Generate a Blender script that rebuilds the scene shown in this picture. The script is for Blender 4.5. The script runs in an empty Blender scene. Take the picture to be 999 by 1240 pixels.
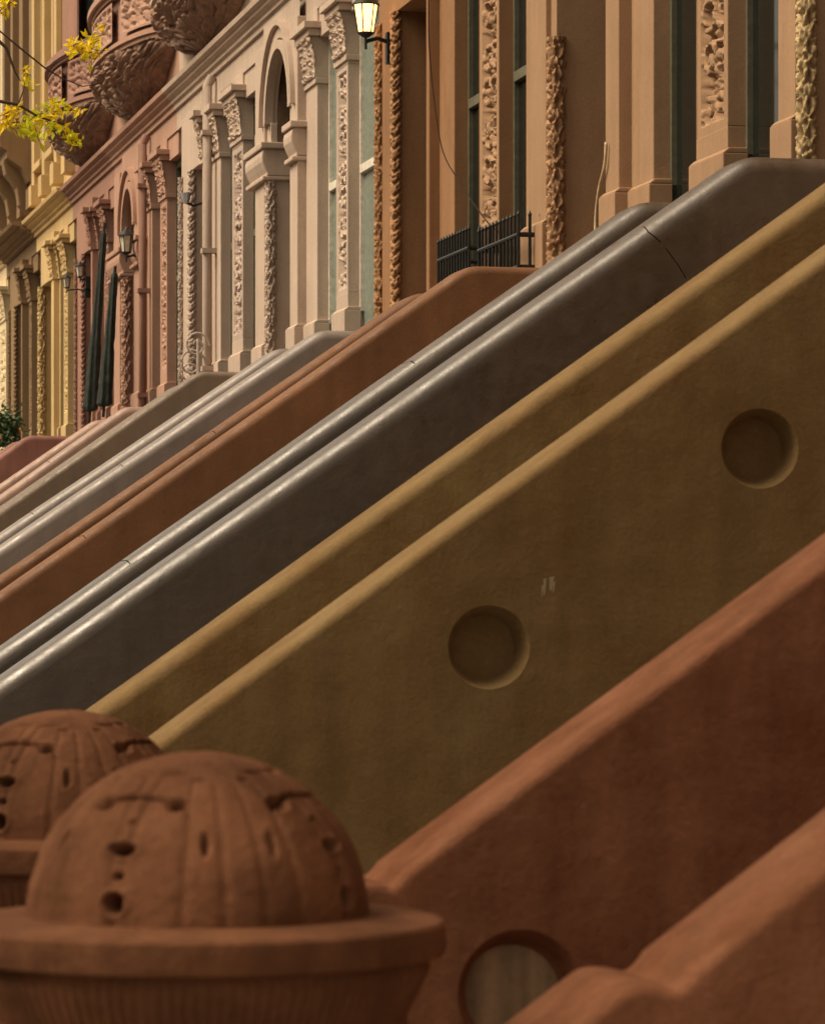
import bpy, bmesh, math, random
from mathutils import Vector, noise
random.seed(7)
R = math.radians
S = bpy.context.scene
COL = S.collection
# ------------------------------------------------------------------ camera model (photo pixels 999 x 1240)
FPX, VX, HY, EYE = 4500.0, -450.0, 735.0, 1.6
TH = math.atan((499.5 - VX) / FPX)
CT, ST = math.cos(TH), math.sin(TH)
XF = 5.85                                   # facade line
def at_y(px, py, Y):                        # where a sight line meets the vertical plane y = Y
    a = (px - 499.5) / FPX
    d = Vector((ST + CT * a, CT - ST * a, -(py - HY) / FPX))
    k = Y / d.y
    return Vector((d.x * k, Y, EYE + d.z * k))
def at_x(px, py, X):
    a = (px - 499.5) / FPX
    d = Vector((ST + CT * a, CT - ST * a, -(py - HY) / FPX))
    k = X / d.x
    return Vector((X, d.y * k, EYE + d.z * k))
def yx(px, X): return at_x(px, HY, X).y
def zx(px, py, X): return at_x(px, py, X).z

# ------------------------------------------------------------------ objects
def put(o, parent=None):
    COL.objects.link(o)
    if parent is not None: o.parent = parent
    return o
def tag(o, label=None, cat=None, group=None, kind=None):
    if label: o['label'] = label
    if cat: o['category'] = cat
    if group: o['group'] = group
    if kind: o['kind'] = kind
    return o
def thing(name, label, cat, group=None, loc=(0, 0, 0)):
    o = bpy.data.objects.new(name, None); o.empty_display_size = .2
    o.location = loc
    put(o); tag(o, label, cat, group)
    return o

class MB:
    def __init__(s): s.v = []; s.f = []
    def add(s, vs, fs):
        n = len(s.v); s.v += [tuple(v) for v in vs]; s.f += [tuple(i + n for i in f) for f in fs]
    def box(s, x0, x1, y0, y1, z0, z1):
        if x0 > x1: x0, x1 = x1, x0
        if y0 > y1: y0, y1 = y1, y0
        s.add([(x, y, z) for x in (x0, x1) for y in (y0, y1) for z in (z0, z1)],
              [(0, 1, 3, 2), (4, 6, 7, 5), (0, 4, 5, 1), (2, 3, 7, 6), (0, 2, 6, 4), (1, 5, 7, 3)])
    def grid(s, pts, nu, nv, wrap=False):    # pts row-major [v][u]
        fs = []
        for j in range(nv - 1):
            for i in range(nu if wrap else nu - 1):
                a = j * nu + i; b = j * nu + (i + 1) % nu
                fs.append((a, b, b + nu, a + nu))
        s.add(pts, fs)
    def tube(s, pts, r, n=8):
        pts = [Vector(p) for p in pts]; out = []
        for i, p in enumerate(pts):
            t = (pts[min(i + 1, len(pts) - 1)] - pts[max(i - 1, 0)]).normalized()
            a = t.cross(Vector((0, 0, 1)))
            if a.length < 1e-3: a = t.cross(Vector((0, 1, 0)))
            a.normalize(); b = t.cross(a)
            rr = r(i / (len(pts) - 1)) if callable(r) else r
            for k in range(n):
                th = 2 * math.pi * k / n
                out.append(p + a * math.cos(th) * rr + b * math.sin(th) * rr)
        m = len(s.v); s.grid(out, n, len(pts), True)
        s.f.append(tuple(m + k for k in range(n))[::-1]); s.f.append(tuple(m + (len(pts) - 1) * n + k for k in range(n)))
    def lathe(s, prof, c, n=32, sx=1, sy=1):
        out = []
        for r, z in prof:
            for k in range(n):
                th = 2 * math.pi * k / n
                out.append((c[0] + r * sx * math.cos(th), c[1] + r * sy * math.sin(th), c[2] + z))
        s.grid(out, n, len(prof), True)
    def prism_y(s, poly, y0, y1):            # polygon in xz, along y
        n = len(poly)
        s.add([(x, y0, z) for x, z in poly] + [(x, y1, z) for x, z in poly],
              [tuple(range(n)), tuple(range(2 * n - 1, n - 1, -1))] + [(i, i + n, (i + 1) % n + n, (i + 1) % n) for i in range(n)])
    def mesh(s, name):
        me = bpy.data.meshes.new(name); me.from_pydata(s.v, [], s.f)
        bm = bmesh.new(); bm.from_mesh(me); bmesh.ops.recalc_face_normals(bm, faces=bm.faces); bm.to_mesh(me); bm.free()
        return me
    def build(s, name, mat, parent=None, smooth=False, bevel=0):
        me = s.mesh(name)
        if bevel:
            bm = bmesh.new(); bm.from_mesh(me)
            es = [e for e in bm.edges if len(e.link_faces) == 2 and e.calc_face_angle(0) > .6]
            bmesh.ops.bevel(bm, geom=es, offset=bevel, segments=2, profile=.6, affect='EDGES', clamp_overlap=True)
            bm.to_mesh(me); bm.free()
        if smooth is True:
            for p in me.polygons: p.use_smooth = True
        elif smooth: me.set_sharp_from_angle(angle=smooth); [setattr(p, 'use_smooth', True) for p in me.polygons]
        me.materials.append(mat)
        return put(bpy.data.objects.new(name, me), parent)

# ------------------------------------------------------------------ materials
def srgb(c):
    return tuple((x / 255 / 12.92) if x / 255 <= .04045 else ((x / 255 + .055) / 1.055) ** 2.4 for x in c) + (1,)
def stone(name, c, dark=.75, light=1.15, scale=1.6, rough=.75, bump=.25, fine=70, spec=.3, streak=.35, c2=None):
    """weathered masonry: large stains, drips, fine grit"""
    m = bpy.data.materials.new(name); m.use_nodes = True
    nt = m.node_tree; N = nt.nodes; L = nt.links; b = N['Principled BSDF']
    tc = N.new('ShaderNodeTexCoord')
    n1 = N.new('ShaderNodeTexNoise'); n1.inputs['Scale'].default_value = scale; n1.inputs['Detail'].default_value = 6; n1.inputs['Roughness'].default_value = .62
    L.new(tc.outputs['Object'], n1.inputs['Vector'])
    r1 = N.new('ShaderNodeValToRGB'); e = r1.color_ramp.elements
    e[0].position = .3; e[1].position = .72
    cc = Vector(c[:3]); c2v = Vector(c2[:3]) if c2 else cc
    e[0].color = (*(cc * dark), 1); e[1].color = (*(c2v * light), 1)
    L.new(n1.outputs['Fac'], r1.inputs['Fac'])
    mp = N.new('ShaderNodeMapping'); mp.inputs['Scale'].default_value = (9, 9, .7)
    L.new(tc.outputs['Object'], mp.inputs['Vector'])
    n2 = N.new('ShaderNodeTexNoise'); n2.inputs['Scale'].default_value = 1.2; n2.inputs['Detail'].default_value = 5
    L.new(mp.outputs['Vector'], n2.inputs['Vector'])
    r2 = N.new('ShaderNodeValToRGB'); r2.color_ramp.elements[0].position = .35; r2.color_ramp.elements[1].position = .62
    g = 1 - streak; r2.color_ramp.elements[0].color = (g, g, g, 1); r2.color_ramp.elements[1].color = (1, 1, 1, 1)
    L.new(n2.outputs['Fac'], r2.inputs['Fac'])
    mx = N.new('ShaderNodeMix'); mx.data_type = 'RGBA'; mx.blend_type = 'MULTIPLY'; mx.inputs[0].default_value = 1
    L.new(r1.outputs['Color'], mx.inputs[6]); L.new(r2.outputs['Color'], mx.inputs[7])
    n3 = N.new('ShaderNodeTexNoise'); n3.inputs['Scale'].default_value = fine; n3.inputs['Detail'].default_value = 5; n3.inputs['Roughness'].default_value = .7
    L.new(tc.outputs['Object'], n3.inputs['Vector'])
    mr = N.new('ShaderNodeMapRange'); mr.inputs['From Min'].default_value = .3; mr.inputs['From Max'].default_value = .7
    mr.inputs['To Min'].default_value = .86; mr.inputs['To Max'].default_value = 1.1
    L.new(n3.outputs['Fac'], mr.inputs['Value'])
    mx2 = N.new('ShaderNodeMix'); mx2.data_type = 'RGBA'; mx2.blend_type = 'MULTIPLY'; mx2.inputs[0].default_value = 1
    L.new(mx.outputs[2], mx2.inputs[6]); L.new(mr.outputs['Result'], mx2.inputs[7])
    L.new(mx2.outputs[2], b.inputs['Base Color'])
    bp = N.new('ShaderNodeBump'); bp.inputs['Strength'].default_value = bump; bp.inputs['Distance'].default_value = .006
    L.new(n3.outputs['Fac'], bp.inputs['Height']); 
    bp2 = N.new('ShaderNodeBump'); bp2.inputs['Strength'].default_value = bump * .8; bp2.inputs['Distance'].default_value = .03
    n4 = N.new('ShaderNodeTexNoise'); n4.inputs['Scale'].default_value = 7; n4.inputs['Detail'].default_value = 4
    L.new(tc.outputs['Object'], n4.inputs['Vector']); L.new(n4.outputs['Fac'], bp2.inputs['Height'])
    L.new(bp.outputs['Normal'], bp2.inputs['Normal'])
    L.new(bp2.outputs['Normal'], b.inputs['Normal'])
    n5 = N.new('ShaderNodeTexNoise'); n5.inputs['Scale'].default_value = 11; n5.inputs['Detail'].default_value = 6; n5.inputs['Roughness'].default_value = .7
    L.new(tc.outputs['Object'], n5.inputs['Vector'])
    m5 = N.new('ShaderNodeMapRange'); m5.inputs['From Min'].default_value = .3; m5.inputs['From Max'].default_value = .7
    m5.inputs['To Min'].default_value = max(.2, rough - .14); m5.inputs['To Max'].default_value = min(1, rough + .22)
    L.new(n5.outputs['Fac'], m5.inputs['Value']); L.new(m5.outputs['Result'], b.inputs['Roughness']); L.new(m5.outputs['Result'], b.inputs['Coat Roughness'])
    b.inputs['Specular IOR Level'].default_value = spec
    return m
def plain(name, c, rough=.5, metal=0, spec=.4, emit=None, estr=0, var=.2):
    m = bpy.data.materials.new(name); m.use_nodes = True
    nt = m.node_tree; N = nt.nodes; L = nt.links; b = N['Principled BSDF']
    tc = N.new('ShaderNodeTexCoord'); n = N.new('ShaderNodeTexNoise'); n.inputs['Scale'].default_value = 25; n.inputs['Detail'].default_value = 4
    L.new(tc.outputs['Object'], n.inputs['Vector'])
    r = N.new('ShaderNodeValToRGB'); v = Vector(c[:3])
    r.color_ramp.elements[0].position = .3; r.color_ramp.elements[1].position = .7
    r.color_ramp.elements[0].color = (*(v * (1 - var)), 1); r.color_ramp.elements[1].color = (*(v * (1 + var)), 1)
    L.new(n.outputs['Fac'], r.inputs['Fac']); L.new(r.outputs['Color'], b.inputs['Base Color'])
    b.inputs['Roughness'].default_value = rough; b.inputs['Metallic'].default_value = metal; b.inputs['Specular IOR Level'].default_value = spec
    if emit: b.inputs['Emission Color'].default_value = emit; b.inputs['Emission Strength'].default_value = estr
    return m

M = dict(
    glass=plain('window_glass', (.010, .012, .010), .06, spec=.3),
    glassp=plain('curtained_glass', (.17, .21, .18), .2, spec=.4),
    sash=plain('sash_paint', (.11, .105, .07), .5),
    sashp=plain('pale_sash_paint', (.62, .58, .5), .5),
    door=plain('door_wood', (.05, .028, .016), .5),
    jamb_shade=plain('jamb_shade_brown', (.13, .08, .05), .6),  # dark brown that paints in the shade on arched door jambs
    iron=plain('black_iron', (.012, .013, .012), .45),
    green=plain('dark_green_canvas', (.018, .026, .022), .8, var=.5),
    lampg=plain('lamp_glass', (.55, .52, .42), .2),
    lit=plain('lit_lamp_glass', (.6, .35, .1), .3, emit=(1, .52, .15, 1), estr=2.3),
    steel=plain('pale_steel', (.55, .6, .66), .3, .6),
    cable=plain('cable', (.03, .02, .014), .9, spec=.1), cablep=plain('pale_cable', (.5, .4, .25), .6),
    bark=plain('bark', (.06, .042, .03), .9), leaf=plain('yellow_leaf', (.85, .64, .015), .6, var=.2), leafg=plain('lime_leaf', (.72, .74, .025), .6, var=.2),
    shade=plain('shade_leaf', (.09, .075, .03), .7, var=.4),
    shrub=plain('shrub_leaf', (.03, .075, .02), .6, var=.5), flower=plain('orange_flower', (.65, .22, .03), .6), pot=plain('clay_pot', (.22, .09, .05), .8),
    scroll=plain('pale_iron', (.42, .36, .31), .5),
    asphalt=stone('asphalt', (.05, .05, .05), fine=90, rough=.9), paving=stone('paving', (.24, .21, .18), fine=60), kerb=stone('kerb_stone', (.28, .26, .24)),
    scuff=plain('pale_scuff', (.30, .24, .16), .8),
)

for k_ in ('leaf', 'leafg'):
    nt_ = M[k_].node_tree; b_ = nt_.nodes['Principled BSDF']; o_ = nt_.nodes['Material Output']
    tr_ = nt_.nodes.new('ShaderNodeBsdfTranslucent'); mx_ = nt_.nodes.new('ShaderNodeMixShader'); mx_.inputs[0].default_value = .45
    nt_.links.new(b_.inputs['Base Color'].links[0].from_socket, tr_.inputs['Color'])
    nt_.links.new(b_.outputs[0], mx_.inputs[1]); nt_.links.new(tr_.outputs[0], mx_.inputs[2]); nt_.links.new(mx_.outputs[0], o_.inputs['Surface'])

# ------------------------------------------------------------------ carved relief
def vor(x, y, sd):
    return noise.voronoi(Vector((x, y, sd * 7.31)))[0]
def sst(a, b, x):
    t = max(0, min(1, (x - a) / (b - a))); return t * t * (3 - 2 * t)
def carve(a, b, sd):
    """0..1 height of carved foliage, a across 0..1, b along (in widths)"""
    c = .5 + .2 * math.sin(2 * math.pi * b / 1.5 + sd)
    stem = sst(.13, .05, abs(a - c))
    wx = .25 * math.sin(b * 5 + sd); wy = .25 * math.sin(a * 6 + sd)
    d = vor(a * 3.6 + wx, b * 5.2 + wy, sd)
    leaf = sst(.06, .26, d[1] - d[0]) * (.55 + .45 * (1 - min(1, d[0] * 1.6)))
    vein = .12 * math.cos(30 * (a - c) + 9 * b)
    hole = sst(.2, .42, noise.noise(Vector((a * 4.6, b * 7.5, sd * 3 + 5))))
    # paired scrolls mirrored about the stem
    P = .62; k = math.floor(b / P); y = (b / P - k - .5) * .95; x = abs(a - .5) - .25
    rho = math.hypot(x, y * .62); ph = math.atan2(y, x)
    sc = (.5 + .5 * math.cos(ph * (1 if int(k) % 2 else -1) * 1 - rho * 34)) * sst(.34, .24, rho)
    ros = sst(.075, .04, rho)
    mid = sst(.075, .045, abs(a - .5)) * (.75 + .25 * math.cos(b * 40))
    g = max(sst(.35, .6, sc), ros, mid * .9, leaf * .6 * sst(.2, .32, rho))
    return max(0, min(1, g * (.8 + .25 * leaf) - hole * .45))
def panel(mb, y0, y1, X, z0, z1, depth, sd, dz=.009, nu=40, frame=.13):
    """carved flat panel facing -x, sunk inside its frame"""
    if y0 > y1: y0, y1 = y1, y0
    w = y1 - y0; nv = max(8, int((z1 - z0) / dz)); pts = []
    for j in range(nv + 1):
        z = z0 + (z1 - z0) * j / nv
        for i in range(nu + 1):
            a = i / nu
            if i == 0 or a < frame or a > 1 - frame or z - z0 < frame * w * .8 or z1 - z < frame * w * .8: h = 1.0
            else: h = carve((a - frame) / (1 - 2 * frame), (z - z0) / w / .75, sd)
            pts.append((X + depth * (1 - h), y0 + w * a, z))
    mb.grid(pts, nu + 1, nv + 1)
def colonnette(mb, c, r, z0, z1, depth, sd, style='leaf', dz=.009, n=40):
    """engaged column: a smooth drum drilled and undercut with leaf work"""
    nv = max(8, int((z1 - z0) / dz)); pts = []
    for j in range(nv + 1):
        z = z0 + (z1 - z0) * j / nv
        for i in range(n):
            th = 2 * math.pi * i / n; u = th * 1.35; v = z / r
            if style == 'bead':
                q = v / 1.9 + .25 * math.sin(th * 2); t = q - math.floor(q) - .5
                h = 1 - .75 * sst(.26, .5, abs(t)) - .7 * sst(.12, .4, noise.noise(Vector((math.cos(th) * 2.2, math.sin(th) * 2.2, v * 1.9 + sd))))
            else:
                d = vor(u * 1.2 + .35 * math.sin(v * 1.1), v * .8 + .3 * math.sin(u * 2), sd)
                h = .62 + .38 * sst(.0, .13, d[1] - d[0])
                lat = math.cos(th * 3 + v * 1.3) * math.cos(th * 3 - v * 1.3)
                h = h * (.8 + .2 * math.cos(6 * lat)) - .75 * sst(-.45, -.8, lat)
                h -= .6 * sst(.18, .32, noise.noise(Vector((math.cos(th) * 3, math.sin(th) * 3, v * 1.6 + sd))))
                h += .07 * math.cos(v * 7 + th * 5)
            rr = r - depth * (1 - max(-.1, min(1.05, h)))
            pts.append((c[0] + rr * math.cos(th), c[1] + rr * math.sin(th), z))
    mb.grid(pts, n, nv + 1, True)

# ------------------------------------------------------------------ ground
def sheet(name, x0, x1, y0, y1, z, mat):
    mb = MB(); mb.add([(x0, y0, z), (x1, y0, z), (x1, y1, z), (x0, y1, z)], [(0, 1, 2, 3)])
    return tag(mb.build(name, mat), kind='structure')
sheet('ground', -600, 600, -600, 600, -.135, M['asphalt'])
sheet('road', -14, -3.6, -200, 300, -.131, M['asphalt'])
mb = MB(); mb.box(-3.45, 6.2, -40, 140, -.3, 0); tag(mb.build('pavement', M['paving']), kind='structure')
mb = MB(); mb.box(-3.6, -3.453, -40, 140, -.3, .004); tag(mb.build('kerb', M['kerb'], bevel=.015), kind='structure')

# ------------------------------------------------------------------ stoops
def bez(p, c, q, n=5):
    return [tuple(Vector(p) * (1 - t) ** 2 + Vector(c) * 2 * t * (1 - t) + Vector(q) * t * t) for t in [i / n for i in range(n + 1)]]
def round_corner(pts, i, r):
    p, c, q = Vector(pts[i - 1]), Vector(pts[i]), Vector(pts[i + 1])
    a = c + (p - c).normalized() * min(r, (p - c).length * .49); b = c + (q - c).normalized() * min(r, (q - c).length * .49)
    return pts[:i] + bez(a, c, b) + pts[i + 1:]
def cheek(parent, Y, path, mat, rad, thick=.3, cutters=(), name='cheek_wall'):
    """path: (x,z) points of the top edge from the facade down to the foot"""
    foot = path[-1][0]
    poly = list(path) + [(foot, 0), (path[0][0], 0)]
    mb = MB(); mb.prism_y(poly, Y, Y + thick)
    me = mb.mesh(name)
    bm = bmesh.new(); bm.from_mesh(me); bm.verts.ensure_lookup_table()
    n = len(poly); top = set(range(len(path))) | set(range(n, n + len(path)))
    es = []; ef = []
    for e in bm.edges:
        a, b = e.verts[0].index, e.verts[1].index
        if a in top and b in top and (a < n) == (b < n): (es if a < n else ef).append(e)
    bmesh.ops.bevel(bm, geom=ef, offset=min(.018, rad), segments=2, profile=.5, affect='EDGES', clamp_overlap=True)
    es = [e for e in es if e.is_valid]
    bmesh.ops.bevel(bm, geom=es, offset=rad, segments=6, profile=.5, affect='EDGES', clamp_overlap=True)
    bm.to_mesh(me); bm.free()
    o = put(bpy.data.objects.new(name, me), parent)
    if cutters:
        dg = None
        for cm in cutters:
            co = bpy.data.objects.new('cut', cm.mesh('cut')); COL.objects.link(co)
            md = o.modifiers.new('b', 'BOOLEAN'); md.operation = 'DIFFERENCE'; md.object = co; md.solver = 'EXACT'
        bpy.context.view_layer.update()
        dg = bpy.context.evaluated_depsgraph_get()
        me2 = bpy.data.meshes.new_from_object(o.evaluated_get(dg)); me2.name = name
        for md in list(o.modifiers):
            c = md.object; o.modifiers.remove(md); bpy.data.objects.remove(c)
        o.data = me2; me = me2
    me.materials.clear(); me.materials.append(mat)
    for p in me.polygons: p.use_smooth = True
    me.set_sharp_from_angle(angle=R(32))
    return o
def img_path(Y, peak, low, flat_to=XF + .02, foot=1.12, rnd=.07, mids=(), back=.27, off=False):
    """a cheek's top edge: photo pixels of its peak and of a point low on its rake"""
    P = at_y(*peak, Y + (back if off else 0)); Q = at_y(*low, Y + back)
    s = (P.z - Q.z) / (P.x - Q.x)
    pts = [(flat_to, P.z - .004), (P.x, P.z)]
    for m in mids:
        g = at_y(*m, Y + back); pts.append((g.x, g.z))
    rw = random.Random(int(Y * 100)); x = P.x
    while x - .6 > foot:
        x -= rw.uniform(.35, .6); pts.append((x, P.z - s * (P.x - x) + rw.uniform(-.0035, .0035)))
    pts.append((foot, P.z - s * (P.x - foot)))
    return round_corner(pts, 1, rnd)
LAND = 2.9
def steps(parent, path_near, y0, y1, mat):
    """the flight between the cheeks"""
    xs = 4.75; x0 = 1.5; n = 15; mb = MB()
    poly = [(XF - .03, .0), (XF - .03, LAND)]
    for i in range(n):
        x = xs - (xs - x0) * i / n; z = LAND - LAND * i / n
        poly += [(x, z), (x, z - LAND / n)]
    mb.prism_y(poly, y0, y1); return mb.build('stair_flight', mat, parent)
SM = {}
def sm(key, c, **k): SM[key] = stone('stoop_' + key, c, **k); return SM[key]
sm('red', (.285, .112, .056), scale=4, rough=.95, bump=.7, spec=.03, dark=.62, c2=(.25, .115, .066), streak=.2)
sm('olive', (.20, .114, .046), scale=2.6, rough=.85, bump=.4, spec=.12, dark=.74, light=1.2, c2=(.165, .113, .050), streak=.13)
sm('gray', (.056, .036, .021), scale=2.5, rough=.35, bump=.3, spec=.5, streak=.15, light=1.25)
sm('brown', (.165, .074, .031), scale=2, rough=.6, bump=.2, spec=.3, streak=.12)
sm('mauve', (.20, .16, .138), scale=2, rough=.42, bump=.2, spec=.45, streak=.12)
sm('umber', (.155, .108, .07), scale=2, rough=.55, bump=.2, spec=.4, streak=.12)
sm('pink', (.32, .2, .15), scale=2, rough=.5, bump=.2, spec=.4, streak=.12)
sm('rose', (.24, .11, .085), scale=2, rough=.6, bump=.2, spec=.3, streak=.12)

for k_, w_ in (('gray', .8), ('mauve', .6), ('umber', .5), ('pink', .5)):
    b_ = SM[k_].node_tree.nodes['Principled BSDF']; b_.inputs['Coat Weight'].default_value = w_
def D2Y(D, X): return (D - X * ST) / CT
ST_DATA = [
 # key, label, near: (Y, peak, low), far: (Y, peak, low), radius
 ('gray', 'dark grey brown stoop with glossy pale worn coping beyond the olive stoop', (16.0, (905, 187), (0, 817)), (17.75, (778, 242), (0, 782)), .075),
 ('brown', 'chestnut brown stoop with flat top beyond the dark grey stoop', (21.6, (567, 321), (0, 716)), (23.1, (503, 354), (0, 696)), .05),
 ('mauve', 'mauve grey stoop with two pale copings beyond the chestnut stoop', (26.4, (388, 399), (0, 660)), (28.2, (336, 421), (0, 645)), .07),
 ('umber', 'dark umber stoop with thin white edge beyond the mauve grey stoop', (32.5, (242, 449), (0, 617)), (33.9, (215, 465), (0, 613)), .05),
 ('pink', 'pale pinkish stoop with worn white coping in front of the rose houses', (37.0, (152, 492), (0, 599)), (39.2, (116, 508), (0, 586)), .07),
 ('rose', 'dusky rose stoop with flat top, farthest of the row beside the shrub', (44.6, (34, 527), (0, 551)), (46.2, (18, 534), (0, 547)), .06),
]
GS = 'brownstone stoops along the row'
JN = dict(brown=(2.6,), mauve=(3.45, 2.1), umber=(2.9,), pink=(4.1, 2.4))
JF = dict(gray=(3.75, 2.35), mauve=(3.0,), brown=(3.6,))
def joints(path, Y, xs):
    out = []
    for x in xs:                              # a mortar joint across the coping
        for a, b in zip(path, path[1:]):
            if b[0] <= x < a[0]:
                p = Vector(a) + (Vector(b) - Vector(a)) * ((x - a[0]) / (b[0] - a[0])); d = (Vector(a) - Vector(b)).normalized(); n = Vector((-d.y, d.x))
                if n.y < 0: n = -n
                k = MB(); w = .0045
                k.prism_y([tuple(p + n * .03 + d * w), tuple(p - n * .022 + d * w * .5), tuple(p - n * .022 - d * w * .5), tuple(p + n * .03 - d * w)], Y - .03, Y + .33); out.append(k); break
    return out
for key, lab, nr, fr, rad in ST_DATA:
    t = thing('stoop', lab, 'stoop', GS, (3, nr[0], 0)); t.location = (0, 0, 0)
    mids = [(790, 268), (772, 286)] if key == 'gray' else ()
    if key == 'gray':
        P = img_path(nr[0], nr[1], nr[2], mids=())
        # a crack runs down from a coping joint: both are real grooves
        cm = MB()
        a = at_y(784, 274, nr[0]); b = at_y(790, 293, nr[0]); 
        cr = [at_y(*q, nr[0]) for q in ((781, 262), (786, 280), (800, 293), (806, 300), (822, 322), (831, 337))]
        cuts = []
        for i in (0, 1, 3, 4):
            p, q = cr[i], cr[i + 1]; w = .0028 if i < 2 else .0022
            k = MB(); d = (q - p).normalized(); nn = Vector((-d.z, 0, d.x)) * w
            k.prism_y([((p + nn).x, (p + nn).z), ((q + nn).x, (q + nn).z), ((q - nn).x, (q - nn).z), ((p - nn).x, (p - nn).z)], nr[0] - .05, nr[0] + .1 - i * .01)
            cuts.append(k)
        cheek(t, nr[0], P, SM[key], rad, cutters=cuts)
    else:
        cheek(t, nr[0], img_path(*nr), SM[key], rad, cutters=joints(img_path(*nr), nr[0], JN.get(key, ())))
    cheek(t, fr[0], img_path(*fr), SM[key], rad, cutters=joints(img_path(*fr), fr[0], JF.get(key, ())))
    steps(t, None, nr[0] + .3, fr[0] + .002, SM[key])

def hole(px, py, Y, r0, r1, depth, extra=.012):
    c = at_y(px, py, Y); k = MB(); out = []; n = 48
    prof = [(-.02, r0 + extra * 2), (0, r0 + extra), (.004, r0), (depth, r1), (depth + .001, r1 - .006)]
    for y, r in prof:
        for i in range(n):
            a = 2 * math.pi * i / n; out.append((c.x + r * math.cos(a), Y + y, c.z + r * math.sin(a)))
    k.grid(out, n, len(prof), True); k.f.append(tuple(range(n))); k.f.append(tuple(range((len(prof) - 1) * n, len(prof) * n)))
    return k
# olive stoop
YO, YO2 = 11.0, 13.1
t = thing('stoop', 'olive brown stoop whose side wall has two round sunk medallions', 'stoop', GS)
Po = img_path(YO, (1480, -55), (175, 896), off=True)
cheek(t, YO, Po, SM['olive'], .03, cutters=[hole(920, 543, YO, .121, .095, .078, .003), hole(592, 784, YO, .125, .098, .078, .003)])
cheek(t, YO2, img_path(YO2, (1180, 92), (105, 860), off=True), SM['olive'], .045)
steps(t, None, YO + .3, YO2 + .002, SM['olive'])
sc = MB()
for (px, py, h, w) in ((660, 700, 22, 2.0), (668, 698, 18, 3.2), (671, 704, 14, 1.6), (657, 708, 16, 1.2)):
    pts = [at_y(px + w, py, YO), at_y(px - w, py + 1, YO), at_y(px - w * .4 - 1, py + h, YO), at_y(px + w * .3 - 1, py + h * .9, YO)]
    sc.add([p + Vector((0, -.0012, 0)) for p in pts], [(0, 1, 2, 3)])
sc.build('scuff_mark', M['scuff'], t)
# red stoop, nearest
YR, YR2 = 5.4, 7.25
t = thing('stoop', 'terracotta red stoop nearest the camera with round recess in its far wall', 'stoop', GS)
def red_path(Y, top, joint, low):
    P = at_y(*top, Y + .26); J = at_y(*joint, Y + .26); s = (P.z - J.z) / (P.x - J.x)
    zt = 3.55; xt = J.x + (zt - J.z) / s
    L = at_y(*low, Y); s2 = .74
    pts = [(XF + .02, zt), (xt, zt), (J.x + .03, J.z + .03 * s), (J.x + .012, J.z - .006), (J.x - .008, J.z - .022), (J.x - .03, J.z - .014), (J.x - .075, J.z - .010), (J.x - .105, J.z - .028)]
    foot = .9
    pts.append((foot, J.z - .028 - s2 * (J.x - .105 - foot)))
    for _ in range(2):                      # worn, rounded foot
        q = pts[:2]
        for a, b in zip(pts[2:], pts[3:]): q += [tuple(Vector(a) * .75 + Vector(b) * .25), tuple(Vector(a) * .25 + Vector(b) * .75)]
        pts = q + [pts[-1]]
    return round_corner(pts, 1, .15)
red_near = red_path(YR, (999, 985), (770, 1164), (620, 1240))
red_far = red_path(YR2, (999, 648), (448, 1052), (400, 1100))
cheek(t, YR, red_near, SM['red'], .075, thick=.32)
cheek(t, YR2, red_far, SM['red'], .075, thick=.32, cutters=[hole(630, 1204, YR2, .125, .102, .05, extra=.004)])
steps(t, None, YR + .32, YR2 + .002, SM['red'])
tanp = stone('tan_plaster', (.42, .29, .17), streak=.6, fine=60)
c = at_y(624, 1210, YR2); k = MB()
k.add([(c.x + .104 * math.cos(a), YR2 + .046, c.z + .104 * math.sin(a)) for a in [2 * math.pi * i / 40 for i in range(40)]] +
      [(c.x + .104 * math.cos(a), YR2 + .06, c.z + .104 * math.sin(a)) for a in [2 * math.pi * i / 40 for i in range(40)]],
      [tuple(range(40)), tuple(range(79, 39, -1))] + [(i, (i + 1) % 40, 40 + (i + 1) % 40, 40 + i) for i in range(40)])
k.build('medallion_panel', tanp, t)

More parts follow.
